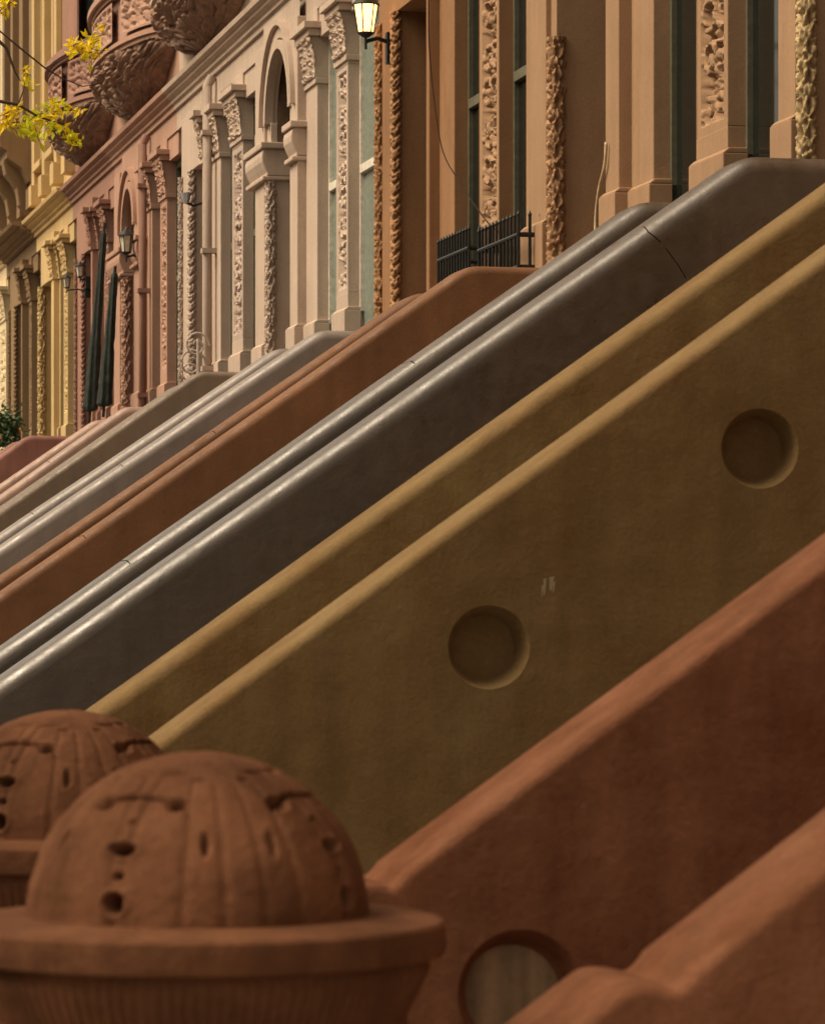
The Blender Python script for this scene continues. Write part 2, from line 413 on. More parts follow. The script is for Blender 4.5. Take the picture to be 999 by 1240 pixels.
# ------------------------------------------------------------------ newel posts
def dome_mesh(rad, hgt, c):
    """quarter leaf dome: ribs, creases and drilled eyes between carved leaves"""
    nu, nv = 320, 110; pts = []
    holes = []
    lc = R(-90 + 7)                              # centre line of the leaf turned to the street side
    for q in range(4):
        for sgn in (-1, 1):
            o = lc + q * math.pi / 2
            for da, la, wa, wl, dep in ((45, 8.5, 2.7, 2.6, .035), (45, 18, 1.5, 1.2, .012), (45, 27.5, 3.6, 1.7, .03), (45, 38, 1.7, 1.1, .006), (45, 49.5, 19, 1.1, .012), (25, 45.3, 3.0, 2.3, .028), (13, 29, 1.15, 3.6, .02), (31, 63, 5, 1.3, .008), (14, 58, 2.2, 1.1, .007)):
                holes.append((o + sgn * R(da), R(la), R(wa), R(wl), dep, sgn, da))
    for j in range(nv + 1):
        la = (math.pi / 2) * (j / nv) ** .95
        for i in range(nu):
            th = 2 * math.pi * i / nu
            rel = ((th - lc + math.pi / 4) % (math.pi / 2)) - math.pi / 4      # -45..45 within leaf
            h = 0
            # creases between the leaves and along the lobes
            for g, w, dp in ((R(45), R(2.0), .005), (R(21), R(1.5), .0035), (R(7), R(1.4), .003)):
                fade = max(0, min(1, (R(66) - la) / R(14)))
                h -= dp * math.exp(-((abs(rel) - g * (1 - .12 * la)) / w) ** 2) * fade
            h += .006 * math.cos(rel * 2) ** 2 * math.cos(la)
            for (ha, hl, wa, wl, dp, sg, da) in holes:
                d = (th - ha + math.pi) % (2 * math.pi) - math.pi
                if abs(d) < .45 and abs(la - hl) < .2:
                    cw = wa / max(.3, math.cos(hl))
                    dl = la - hl + (.6 * d * d if wa > R(8) else 0)
                    e = (d / cw) ** 2 + (dl / wl) ** 2
                    h -= dp * .95 * math.exp(-e ** 1.35)
                    h += dp * .07 * math.exp(-((math.sqrt(e) - 1.7) / .5) ** 2)
            h += .002 * noise.noise(Vector((math.cos(th) * 3, math.sin(th) * 3, la * 5))) + .0009 * noise.noise(Vector((math.cos(th) * 12, math.sin(th) * 12, la * 18)))
            f = 1 + h / rad
            pts.append((c[0] + rad * f * math.cos(la) * math.cos(th), c[1] + rad * f * math.cos(la) * math.sin(th), c[2] + hgt * f * math.sin(la)))
    mb = MB(); mb.grid(pts, nu, nv + 1, True); return mb
SM['newel'] = stone('newel_terracotta', (.19, .084, .044), scale=6, rough=.95, bump=.55, fine=55, spec=.05, dark=.66, light=1.15, streak=.25)
def newel(px, base_y, Y, label):
    g = at_y(px, base_y, Y); g.y = Y
    t = thing('newel_post', label, 'newel post', 'domed newel posts of the red stoop')
    R0 = .251
    dome_mesh(R0, .246, (g.x, Y, g.z - .004)).build('dome_finial', SM['newel'], t, True)
    mb = MB()
    cap = [(.0, .004), (.30, -.001), (.355, -.006), (.366, -.009), (.370, -.014), (.371, -.05), (.368, -.058), (.360, -.061), (.325, -.062)]
    mb.lathe(cap, g, 96); mb.build('cap', SM['newel'], t, R(35))
    mb = MB(); n = 720; out = []
    prof = [(.345, -.062), (.343, -.08), (.334, -.10), (.322, -.125), (.308, -.15), (.315, -.17), (.33, -.18), (.33, -.2), (.29, -.215), (.28, -.25), (.28, -.9), (.32, -.93), (.32, -g.z)]
    for ji, (r, z) in enumerate(prof):
        for i in range(n):
            a = 2 * math.pi * i / n
            rr = r + (.0045 * abs(math.sin(a * 60)) if 1 <= ji <= 4 else 0)
            out.append((g.x + rr * math.cos(a), g.y + rr * math.sin(a), g.z + z))
    mb.grid(out, n, len(prof), True); mb.build('shaft', SM['newel'], t, R(35))
newel(240, 1107, 5.5, 'terracotta newel post with carved leaf dome, the nearer and larger of two')
newel(80, 1008, 7.35, 'terracotta newel post with carved leaf dome, half hidden behind the nearer one')

# ------------------------------------------------------------------ houses
ZS, ZC = 6.2, 6.68            # capital bottom / top
HM = {}
def hm(k, c, **kw):
    HM[k] = stone('front_' + k, c, rough=.8, spec=.2, bump=.2, scale=.9, dark=.86, light=1.08, streak=.1, **kw); return HM[k]
hm('tan', (.335, .208, .122)); hm('carved_tan', (.5, .37, .20)); hm('rust', (.27, .145, .072)); hm('carved_brown', (.38, .225, .125)); hm('carved_rust', (.36, .20, .10))
hm('beige', (.49, .385, .31)); hm('grey_beige', (.44, .345, .285)); hm('pink', (.41, .25, .185)); hm('rose', (.32, .18, .135)); hm('yellow', (.54, .39, .19)); hm('brown', (.25, .165, .09)); hm('cream', (.68, .56, .36))

def pilaster(parent, l, r, p, mat, z0=3.2, z1=ZC, plinth=4.1, cap=True, carved=None, name='pilaster', capmat=None, sd=1):
    X = XF - p; y1, y0 = yx(l, X), yx(r, X); w = y1 - y0
    mb = MB()
    zp0, zp1 = (plinth or 4.1) + .12, (ZS if cap else z1) - .08
    if carved:
        mb.box(X, XF + .46, y0, y1, z0, zp0); mb.box(X, XF + .46, y0, y1, zp1, 6.82); mb.box(X + .1, XF + .45, y0 + .004, y1 - .004, zp0, zp1)
        mb.box(X, X + .11, y0, y0 + .012, zp0, zp1); mb.box(X, X + .11, y1 - .012, y1, zp0, zp1)
    else: mb.box(X, XF + .46, y0, y1, z0, 6.82)
    if plinth:
        mb.box(X - .035, XF + .44, y0 - .035, y1 + .035, z0, plinth - .03)
        mb.prism_y([(X - .035, plinth - .0305), (XF + .3, plinth - .0305), (XF + .3, plinth), (X - .001, plinth), ], y0 - .034, y1 + .034)
    o = mb.build(name, mat, parent, bevel=.008)
    if carved:
        pm = MB(); panel(pm, y0 + .01, y1 - .01, X + .004, zp0, zp1, .07, sd); pm.build('carved_panel', carved, o, True)
    if cap:
        cb = MB()
        cb.box(X - .02, XF + .4, y0 - .02, y1 + .02, ZS - .05, ZS)
        out = []
        nu, nv = 14, 22
        for j in range(nv + 1):
            for i in range(nu + 1):
                a = i / nu; b = j / nv
                out.append((X - .015 - .055 * b * b - .035 * carve(a, b * 2.5, sd + 3), y0 - .01 - .03 * b + (w + .02 + .06 * b) * a, ZS + (ZC - .12 - ZS) * b))
        cb.grid(out, nu + 1, nv + 1)
        cb.prism_y([(X - .015, ZS), (XF + .4, ZS), (XF + .4, ZC - .12), (X - .07, ZC - .12)], y0 - .012, y1 + .012)
        cb.box(X - .09, XF + .42, y0 - .06, y1 + .06, ZC - .12, ZC - .06)
        cb.box(X - .13, XF + .43, y0 - .09, y1 + .09, ZC - .06, ZC)
        cb.build('capital', capmat or mat, o, bevel=.006)
    return o, y0, y1
def window(parent, ya, yb, z0, z1, X, glass, frame, rail=None):
    y0, y1 = min(ya, yb), max(ya, yb)
    mb = MB(); t = .055
    mb.box(X - .03, X + .1, y0, y0 + t, z0, z1); mb.box(X - .03, X + .1, y1 - t, y1, z0, z1)
    mb.box(X - .028, X + .1, y0 + t, y1 - t, z0, z0 + .09); mb.box(X - .028, X + .1, y0 + t, y1 - t, z1 - .08, z1)
    rail = rail or (z0 + z1) / 2
    mb.box(X - .035, X + .1, y0 + t, y1 - t, rail - .035, rail + .035)
    o = mb.build('window', frame, parent, bevel=.004)
    p = MB(); p.box(X + .004, X + .02, y0 + t - .01, y1 - t + .01, z0 + .05, z1 - .05); p.build('pane', glass, o)
    return o
def cornice(parent, y0, y1, mat, z=7.02, s=1.0):
    X = XF
    prof = [(X + .2, z), (X - .03 * s, z), (X - .03 * s, z + .05), (X - .06 * s, z + .065), (X - .06 * s, z + .10), (X - .11 * s, z + .13), (X - .11 * s, z + .16), (X - .16 * s, z + .18), (X - .17 * s, z + .225), (X + .2, z + .25)]
    mb = MB(); mb.prism_y(prof, y0, y1); return mb.build('cornice', mat, parent)
def oriel(parent, yc, mat, cmat, glass, frame, w=2.25, p=.5, zb=7.27):
    """bowed bay on a carved basin"""
    def curve(k, q=1.0, off=0):   # plan of the bay, k -1..1
        return (XF + .02 - (p + off) * q * math.sqrt(max(0, 1 - k * k)) if abs(k) < 1 else XF + .02, yc + (w + off) * q * k)
    zl = zb + .62
    mb = MB(); nu, nv = 200, 70; pts = []
    for j in range(nv + 1):
        b = j / nv; q = math.sin(b * math.pi / 2) ** .8
        for i in range(nu + 1):
            k = -1 + 2 * i / nu; k = math.sin(k * math.pi / 2)
            x, y = curve(k, q)
            u2 = k * 9 + .5 * math.sin(b * 9); v2 = b * 5 + .5 * math.sin(k * 14); d = vor(u2, v2, yc); h = sst(.03, .3, d[1] - d[0]) * (.7 + .3 * math.cos(u2 * 9 + v2 * 5)) - .5 * sst(.15, .4, noise.noise(Vector((u2 * 1.3, v2 * 1.3, yc))))
            n = math.sqrt(max(0, 1 - k * k))
            pts.append((x - .09 * h * n * (.35 + .65 * q), y, zb + .62 * b - .03 * h))
    mb.grid(pts, nu + 1, nv + 1)
    bay = MB()
    def ring(z0, z1, off, kk=(-1, 1), n=40):
        ps = []
        for i in range(n + 1):
            k = math.sin((kk[0] + (kk[1] - kk[0]) * i / n) * math.pi / 2)
            ps.append(curve(k, 1, off))
        m = len(ps)
        vs = [(x, y, z0) for x, y in ps] + [(x, y, z1) for x, y in ps]
        fs = [(i, i + 1, m + i + 1, m + i) for i in range(m - 1)] + [tuple(range(m)), tuple(range(2 * m - 1, m - 1, -1)), (0, m, 2 * m - 1, m - 1)]
        return vs, fs
    bay.add(*ring(zl + .06, zl + .62, -.03))
    o = bay.build('bay', mat, parent, R(30))
    at = MB(); at.add(*ring(11.4, 12.9, .0)); at.build('parapet', mat, o, R(30))
    mb.build('carved_basin', basin, o, True)
    lip = MB()
    for z0, z1, off in ((zl - .03, zl + .02, .03), (zl + .02, zl + .06, .07), (zl + .06, zl + .09, .03), (zl + .6, zl + .65, .05), (zl + .65, zl + .72, .10), (zl + .72, zl + .76, .06)):
        lip.add(*ring(z0, z1, off))
    lip.build('moulding', mat, o, R(30))
    # carved panels in the breast of the bay
    for s0 in (-.9, -.3, .3):
        pm = MB(); pts = []; nu2, nv2 = 40, 26
        for j in range(nv2 + 1):
            for i in range(nu2 + 1):
                a = i / nu2; b = j / nv2
                k = math.sin((s0 + .06 + .48 * a) * math.pi / 2); x, y = curve(k, 1, -.01)
                edge = a < .05 or a > .95 or b < .1 or b > .9
                h = 1 if edge else carve(b, a * 2.2, yc + s0)
                pts.append((x - .055 * h, y, zl + .12 + .44 * b))
        pm.grid(pts, nu2 + 1, nv2 + 1); pm.build('carved_panel', cmat, o, True)
    # windows and piers above
    for i in range(7):
        a0 = -1 + 2 * i / 7; a1 = a0 + 2 / 7
        if i % 2 == 0:
            pr = MB(); pr.add(*ring(zl + .76, 11.4, -.02, (a0, a1), 10)); pr.build('pier', mat, o, R(30))
        else:
            pr = MB(); pr.add(*ring(zl + .76, 11.4, -.16, (a0 - .05, a1 + .05), 6)); g = pr.build('window', glass, o)
            fr = MB(); fr.add(*ring(10.0, 10.08, -.135, (a0, a1), 6)); fr.build('sash', frame, g); fr = MB(); fr.add(*ring(zl + .76, zl + .84, -.13, (a0, a1), 6)); fr.build('sash', frame, g)
    return o
basin = stone('brown_basin', (.30, .19, .14), rough=.85, spec=.15, bump=.2, scale=1.2)  # one brown shared by every carved basin, whatever its front
def upper_flat(parent, y0, y1, mat, glass, frame, zt=12.9):
    W = y1 - y0; n = 3; ys = [y0 + W * (i + .5) / n for i in range(n)]; ww = W / n * .48
    mb = MB(); X = XF + .03
    edges = [y0] + sum([[y - ww / 2, y + ww / 2] for y in ys], []) + [y1]
    for i in range(0, len(edges), 2): mb.box(X, XF + .46, edges[i], edges[i + 1], 7.4, zt)
    for y in ys: mb.box(X + .002, XF + .45, y - ww / 2, y + ww / 2, 7.4, 8.0); mb.box(X + .002, XF + .45, y - ww / 2, y + ww / 2, 11.2, zt)
    mb.build('upper_wall', mat, parent)
    for y in ys:
        window(parent, y - ww / 2, y + ww / 2, 8.0, 11.2, XF + .16, glass, frame)
        s = MB(); s.box(X - .12, X + .05, y - ww / 2 - .1, y + ww / 2 + .1, 7.93, 8.03); s.build('sill', mat, parent, bevel=.01)
    for i in range(n + 1):
        y = edges[0] + .16 if i == 0 else edges[-1] - .16 if i == n else (ys[i - 1] + ys[i]) / 2
        q = MB(); q.box(X - .1, X + .02, y - .15, y + .15, 7.46, 11.2); q.box(X - .15, X + .02, y - .2, y + .2, 11.2, 11.5); q.box(X - .15, X + .02, y - .2, y + .2, 7.45, 7.75); q.build('pilaster', mat, parent, bevel=.01)

def house(name, label, y0, y1, mats, door, near, pb, mull, glass='glass', frame='sash', arch=None, bay=True, entry=None, corn=1.0, bounds=True, style=('leaf', 'bead'), group='brownstone houses in the row', plinth=4.1):
    mat, cmat, colm = (HM[k] for k in mats)
    t = thing(name, label, 'house', group)
    b = MB()
    e0 = yx(near[0], XF - near[2])
    lr = door[-1]; X_ = XF - .08; rr_ = (lr[1] - lr[0]) / 2 * (FPX * X_ / CT / ((lr[0] + lr[1]) / 2 - VX)) / FPX
    yj = at_x((lr[0] + lr[1]) / 2, HY, X_ + rr_ * .6).y - rr_ * .4
    b.box(XF + .44, XF + 10, y0, e0, 0, 12.9); b.box(XF + .44, XF + 10, yj, y1, 0, 12.9)
    b.box(XF + .442, XF + 9.9, e0 - .01, yj + .01, 0, 3.2); b.box(XF + .442, XF + 9.9, e0 - .01, yj + .01, 6.72, 12.88); b.box(XF + 1.6, XF + 9.9, e0 - .01, yj + .01, 3.1, 6.8)
    b.box(XF, XF + .45, y0, y1, 0, 3.2)                  # basement and parlour floor line
    b.box(XF + .002, XF + .45, y0, y1, 6.8, 7.05)
    b.box(XF + .03, XF + .45, y0, y1, 7.03, 12.9 if bay else 7.4)
    b.build('wall', mat, t)
    rf = MB(); rf.box(XF - .35, XF + .02, y0, y1, 12.9, 13.5); rf.box(XF + .02, XF + 10, y0, y1, 12.9, 13.02); rf.build('roof', mat, t)
    cornice(t, y0, y1, mat, s=corn)
    gl, fr = M[glass], M[frame]
    # entrance side
    sd = y0
    ycol = None
    for i, (l, r) in enumerate(door):
        p = .08; X = XF - p
        D = FPX * X / CT / ((l + r) / 2 - VX); rr = (r - l) / 2 * D / FPX
        c = at_x((l + r) / 2, HY, X + rr * .6)
        ztop = (5.55 if arch else 5.25 if (l, r) == (661, 686) else ZS)
        cb = MB(); colonnette(cb, (c.x, c.y), rr, 3.3, ztop, rr * .6, sd + i, style[i % 2]); co = cb.build('carved_column', colm, t, True)
        ycol = c.y - rr * .4
        yfar = c.y + rr if i == 0 else yfar
    # far jamb pier
    jb = MB(); jl = yx(entry[0], XF - .045) if entry else yfar + .03
    jb.box(XF - .045, XF + .46, ycol, jl, 3.2, 5.86 if arch else 6.815)
    if arch: jb.box(XF - .05, XF + .015, ycol - .012, jl, 5.86, 6.07)
    if not entry: pass
    j = jb.build('door_jamb', mat, t, bevel=.006)
    if arch is None:
        lb = MB(); lb.box(XF - .05, XF + .44, e0, ycol, 6.2, 6.815); lb.build('door_lintel', mat, t, bevel=.006)
    dw = MB(); dw.box(XF + 1.5, XF + 1.54, e0 - .005, ycol + .005, 3.2, 6.72)
    for z0_, z1_ in ((3.4, 4.3), (4.42, 5.6)):
        for f0 in (.1, .56): dw.box(XF + 1.485, XF + 1.51, e0 + (ycol - e0) * f0, e0 + (ycol - e0) * (f0 + .34), z0_, z1_)
    dw.build('door', M['door'], t)
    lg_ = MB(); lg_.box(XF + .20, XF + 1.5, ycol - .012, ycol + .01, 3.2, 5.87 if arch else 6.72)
    if arch: lg_.box(XF + .018, XF + 1.5, ycol - .01, ycol + .03, 5.862, 6.80); lg_.build('door_jamb_shade', M['jamb_shade'], t)  # brown sheet over the far jamb, its colour standing in for shade
    o, n0, n1 = pilaster(t, near[0], near[1], near[2], mat, cap=not arch, plinth=0 if near[1] - near[0] < 6 else plinth, sd=sd)
    o, p0, p1 = pilaster(t, pb[0], pb[1], 0, mat, plinth=plinth, sd=sd + 1)
    if p1 < n0:
        f = MB(); f.box(XF + .01, XF + .45, p1 - .01, n0 + .01, 3.2, 6.815); f.build('pier', mat, t)
    o, m0, m1 = pilaster(t, mull[0], mull[1], 0, mat, plinth=plinth, carved=cmat, sd=sd + 2)
    window(t, m1 - .02, p0 + .02, 3.5, 6.55, XF + .13, gl, fr, 5.24)
    window(t, y0 + (.08 if bounds else 0), m0 + .02, 3.5, 6.55, XF + .13, gl, fr, 5.24)
    wl = MB(); wl.box(XF + .02, XF + .44, y0, p0 + .02, 6.55, 6.81); wl.build('window_head', mat, t)
    wl = MB(); wl.box(XF + .04, XF + .44, y0, p0 + .02, 3.2, 3.5); wl.build('window_sill', mat, t)
    if entry:
        pilaster(t, entry[0], entry[1], .08, mat, cap=not arch, plinth=plinth if arch is None else 4.05, sd=sd + 4)
    if arch is not None:
        yc = (e0 + ycol) / 2; rad = (ycol - e0) / 2 + .02; zs = 6.06
        ab = MB(); n = 28; X0, X1 = XF - .055, XF + .015; hw = rad + .34; zt = 7.015
        inner = [(yc + rad * math.cos(math.pi * i / n), zs + rad * math.sin(math.pi * i / n)) for i in range(n + 1)]
        outer = []
        for i in range(n + 1):
            a = math.pi * i / n; dx, dz = math.cos(a), math.sin(a)
            k = min(hw / max(abs(dx), 1e-6), (zt - zs) / max(dz, 1e-6)); outer.append((yc + dx * k, zs + dz * k))
        vs = [(X0, y, z) for y, z in inner] + [(X0, y, z) for y, z in outer] + [(X1, y, z) for y, z in inner]
        m = n + 1
        ab.add(vs, [(i, i + 1, m + i + 1, m + i) for i in range(n)] + [(i + 1, i, 2 * m + i, 2 * m + i + 1) for i in range(n)])
        ao = ab.build('arch', mat, t, R(30))
        ring = MB()
        for (ra, rb, xx) in ((rad - .01, rad + .07, X0 - .05), (rad + .09, rad + .2, X0 - .03), (rad + .2, rad + .25, X0 - .07)):
            vs = []
            for i in range(n + 1):
                a = math.pi * i / n
                for rr2, x in ((ra, X0 + .03), (ra, xx), (rb, xx), (rb, X0 + .03)):
                    vs.append((x, yc + rr2 * math.cos(a), zs + rr2 * math.sin(a)))
            ring.add(vs, [(4 * i + k2, 4 * i + k2 + 1, 4 * i + k2 + 5, 4 * i + k2 + 4) for i in range(n) for k2 in range(3)])
        ring.build('archivolt', mat, ao, R(30))
        for (ya, yb) in ((ycol - .01, jl + .02), (n0 - .0, n1)):
            y_0, y_1 = min(ya, yb), max(ya, yb)
            cb = MB(); Xc = XF - .1; out = []; nu, nv = 12, 20
            cb.box(Xc - .05, XF + .40, y_0 - .05, y_1 + .04, 5.83, 5.89)
            cb.box(Xc - .03, XF + .39, y_0 - .02, y_1 + .02, 5.54, 5.58)
            prof = [(Xc + .01, 5.58), (XF + .35, 5.58), (XF + .35, 5.83), (Xc - .01, 5.83), (Xc - .03, 5.81), (Xc - .038, 5.76), (Xc - .034, 5.71), (Xc - .01, 5.65), (Xc + .01, 5.61)]
            cb.prism_y(prof, y_0 - .02, y_1 + .02)
            cb.build('capital', mat, t, bevel=.012)
    if bay: oriel(t, (y0 + y1) / 2, mat, cmat, gl, fr, w=(y1 - y0) / 2 - .12)
    else: upper_flat(t, y0, y1, mat, gl, fr)
    return t

# boundaries (a house runs from its far door column to the next one)
def bnd(px): return yx(px, XF) 
B = [bnd(963) , bnd(637), bnd(451), bnd(311), bnd(214), bnd(139), bnd(88), bnd(44), bnd(8)]
hs = []
H = house
# nearest visible front, only its far column shows
def end_front():
    y1 = B[0]; y0 = y1 - 5.0
    t = thing('brownstone_house', 'tan house front at the right edge with a pale carved door column', 'house', 'brownstone houses in the row')
    m = HM['tan']
    b = MB(); b.box(XF + .44, XF + 10, y0, bnd(943), 0, 12.9); b.box(XF, XF + .45, y0, bnd(943), 0, 3.2); b.box(XF + .002, XF + .45, y0, bnd(943), 6.8, 12.9); b.build('wall', m, t)
    pilaster(t, 942, 963, 0, m, plinth=4.13, sd=5)
    l, r = 963, 992; X = XF - .08; D = FPX * X / CT / ((l + r) / 2 - VX); rr = (r - l) / 2 * D / FPX
    c = at_x((l + r) / 2, HY, X + rr * .5)
    cb = MB(); colonnette(cb, (c.x, c.y), rr, 3.3, 6.3, rr * .6, 11, 'leaf'); cb.build('carved_column', HM['carved_tan'], t, True)
    j = MB(); j.box(XF - .05, XF + .46, c.y - rr * .6, c.y + rr + .02, 3.2, 6.8); j.build('door_jamb', m, t)
    y = c.y - 1.15
    d = MB(); d.box(XF + .40, XF + .43, y, c.y, 3.2, 6.8); d.build('door', M['door'], t)
    pm = MB(); pm.box(XF - .08, XF + .46, y - .45, y, 3.2, 6.82); pm.box(XF + .01, XF + .45, y0, y - .45, 3.2, 6.81); pm.build('pier', m, t, bevel=.008)
    cornice(t, y0, bnd(943), m)
end_front()
e1 = bnd(942)
H('brownstone_house', 'warm tan house with two dark windows either side of a framed carved panel', e1, B[1], ('tan', 'tan', 'carved_brown'), [(661, 686)], (733, 749, .08), (764, 791), (843, 881), entry=(637, 661), plinth=4.1, bounds=False)
H('brownstone_house', 'rust brown house with twin carved door columns and iron guards at its windows', B[1], B[2], ('rust', 'tan', 'carved_rust'), [(452, 471), (472, 487)], (516, 519.5, .08), (531, 550), (580, 604), plinth=0, bounds=False)
H('brownstone_house', 'pale beige house with tall arched doorway and pale green windows', B[2], B[3], ('beige', 'beige', 'beige'), [(320, 336)], (351, 360, .08), (370, 384), (407, 421), 'glassp', 'sashp', arch=1, entry=(309, 320))
H('brownstone_house', 'grey beige house with drainpipe and twin carved door columns under a carved basin', B[3], B[4], ('beige', 'grey_beige', 'grey_beige'), [(215, 226), (226.5, 238)], (245, 247.5, .08), (255, 267), (281, 294))
H('brownstone_house', 'pink house with arched doorway and bowed bay on a carved basin', B[4], B[5], ('pink', 'pink', 'pink'), [(146, 161)], (162, 170, .08), (177, 184), (194, 202), arch=1, entry=(138, 145))
H('brownstone_house', 'dusky rose house with carved door columns behind dark furled canopies', B[5], B[6], ('rose', 'rose', 'rose'), [(89, 96), (97, 104)], (110, 111.5, .08), (115, 120), (126, 131))
H('brownstone_house', 'yellow ochre house with flat pilastered front', B[6], B[7], ('yellow', 'yellow', 'yellow'), [(45, 57)], (62, 65, .08), (67, 73), (77, 82), 'glass', 'sash', bay=False, corn=1.3)
H('brownstone_house', 'dark brown house with heavy cornice left of the ochre house', B[7], B[8], ('brown', 'brown', 'brown'), [(9, 15), (16, 22)], (25.5, 26.5, .08), (28, 31), (35, 38), bay=False, corn=2.2)
H('brownstone_house', 'cream house front at the left edge, farthest in view', B[8], bnd(-38), ('cream', 'cream', 'cream'), [(-37, -30)], (-20, -18.5, .08), (-15, -11), (-1, 7.2), bay=False, corn=1.4)

br_h = next(o for o in bpy.data.objects if o.get('label', '').startswith('dark brown house'))
mb = MB(); prof = [(XF + .1, 7.85), (XF - .1, 7.85), (XF - .2, 8.05), (XF - .42, 8.2), (XF - .42, 8.3), (XF - .52, 8.36), (XF - .52, 8.5), (XF - .6, 8.56), (XF - .6, 8.66), (XF + .1, 8.68)]
mb.prism_y(prof, B[7] + .1, B[8] - .1); bo = mb.build('balcony', HM['brown'], br_h)
for f_ in (.15, .5, .85):
    y_ = B[7] + (B[8] - B[7]) * f_; k = MB()
    k.prism_y([(XF + .05, 7.4), (XF - .06, 7.4), (XF - .2, 7.55), (XF - .24, 7.8), (XF - .4, 8.0), (XF - .44, 8.19), (XF + .05, 8.19)], y_ - .16, y_ + .16); k.build('bracket', HM['brown'], bo, bevel=.02)
def copy_tree(o, dy, parent=None):
    c = o.copy(); COL.objects.link(c); c.parent = parent
    if parent is None: c.location.y += dy
    for ch in o.children: copy_tree(ch, dy, c)
    return c
src = next(o for o in bpy.data.objects if o.get('label', '').startswith('warm tan house'))
for k, lb in enumerate(('tan house just right of the frame behind the olive stoop', 'tan house right of the camera behind the red stoop', 'tan house behind the camera, nearest end of the row')):
    c = copy_tree(src, -(bnd(637) - (B[0] - 5.0)) - (bnd(637) - e1) * k); c['label'] = lb

row = [o for o in bpy.data.objects if o.get('category') == 'house' and o.get('label', '').split()[0] in ('pale', 'grey', 'warm', 'pink')]
spans = {'warm': (e1, B[1]), 'pale': (B[2], B[3]), 'grey': (B[3], B[4]), 'pink': (B[4], B[5])}
yy = -34.0; k = 0
while yy < 82:
    o = row[k % len(row)]; a, b = spans[o['label'].split()[0]]
    c = copy_tree(o, 0); c.rotation_euler = (0, 0, math.pi); c.location = (-11.6, yy + b, 0)
    c['label'] = 'brownstone front facing this row from across the street, outside the picture'; c['group'] = 'houses across the street'
    yy += b - a; k += 1

# drainpipes
def pipe(px, py0, py1, mat, label):
    X = XF - .09; a = at_x(px, py0, X); zb = 3.2
    mb = MB(); mb.tube([(X, a.y, zb), (X, a.y, 6.9), (X + .05, a.y, 7.0)], .05, 12)
    for z in (4, 5.2, 6.4): mb.box(X - .06, XF + .02, a.y - .06, a.y + .06, z, z + .05)
    tag(mb.build('drainpipe', mat, None, R(40)), label, 'drainpipe', 'drainpipes between the fronts')
pipe(251, 100, 400, HM['grey_beige'], 'beige painted drainpipe on the pale beige front beside the twin carved columns')
pipe(172.5, 200, 400, HM['rose'], 'rose painted drainpipe on the pink front below the bay')

# ------------------------------------------------------------------ lanterns
def lantern(px, py, X, h, label, lit=False, wall_x=XF, down=True):
    c = at_x(px, py, X); t = thing('wall_lantern', label, 'wall lantern', 'lanterns on the house fronts')
    r = h * .34
    g = MB(); g.lathe([(r * .62, -h * .5), (r, h * .32), (0, h * .32)], c, 6); g.build('lamp_glass', M['lit' if lit else 'lampg'], t)
    f = MB()
    f.lathe([(0, -h * .62), (r * .3, -h * .6), (r * .68, -h * .5), (r * .68, -h * .46), (0, -h * .46)], c, 12)
    for k in range(6):
        a = 2 * math.pi * k / 6
        f.tube([(c.x + r * .65 * math.cos(a), c.y + r * .65 * math.sin(a), c.z - h * .5), (c.x + r * 1.03 * math.cos(a), c.y + r * 1.03 * math.sin(a), c.z + h * .33)], h * .022, 6)
    f.build('frame', M['iron'], t)
    rf = MB(); rf.lathe([(r * 1.2, h * .30), (r * 1.2, h * .34), (r * .8, h * .48), (r * .3, h * .6), (r * .12, h * .7), (0, h * .78)], c, 12); rf.build('roof', M['iron'], t, R(30))
    b = MB()
    b.tube([(c.x, c.y, c.z - h * .6), (c.x, c.y, c.z - h * .95)], h * .04, 8)
    b.tube([(c.x, c.y, c.z - h * .72), (c.x + (wall_x - c.x) * .5, c.y, c.z - h * .62), (wall_x - .03, c.y, c.z - h * .7), (wall_x + .03, c.y, c.z - h * .75)], h * .06, 8)
    b.box(wall_x - .03, wall_x + .05, c.y - h * .14, c.y + h * .14, c.z - h * 1.35, c.z - h * .45)
    b.build('bracket', M['iron'], t)
lantern(443, 19, XF - .26, .27, 'lit black lantern glowing amber beside the twin rust carved columns', True, XF - .07)
lantern(97, 327, XF - .17, .17, 'unlit lantern with dark cap on the dusky rose column, higher of its pair', False, XF - .07)
lantern(81, 341, XF - .33, .15, 'unlit lantern standing out from the dusky rose column, lower of its pair', False, XF - .07)
lantern(153, 293, XF - .22, .24, 'unlit pale glass lantern by the arched doorway of the pink house', False, XF - .06)
# flood light
c = at_x(225, 239, XF - .2); t = thing('flood_light', 'small bluish white flood light clipped to the grey beige carved columns', 'flood light')
m = MB(); m.lathe([(.0, -.06), (.03, -.06), (.05, .02), (.055, .05), (.0, .05)], c, 16); m.build('lamp_head', M['steel'], t, R(35))
m = MB(); m.tube([(c.x, c.y, c.z - .05), (c.x + .08, c.y, c.z - .08), (XF - .03, c.y, c.z - .05)], .014); m.build('arm', M['iron'], t)

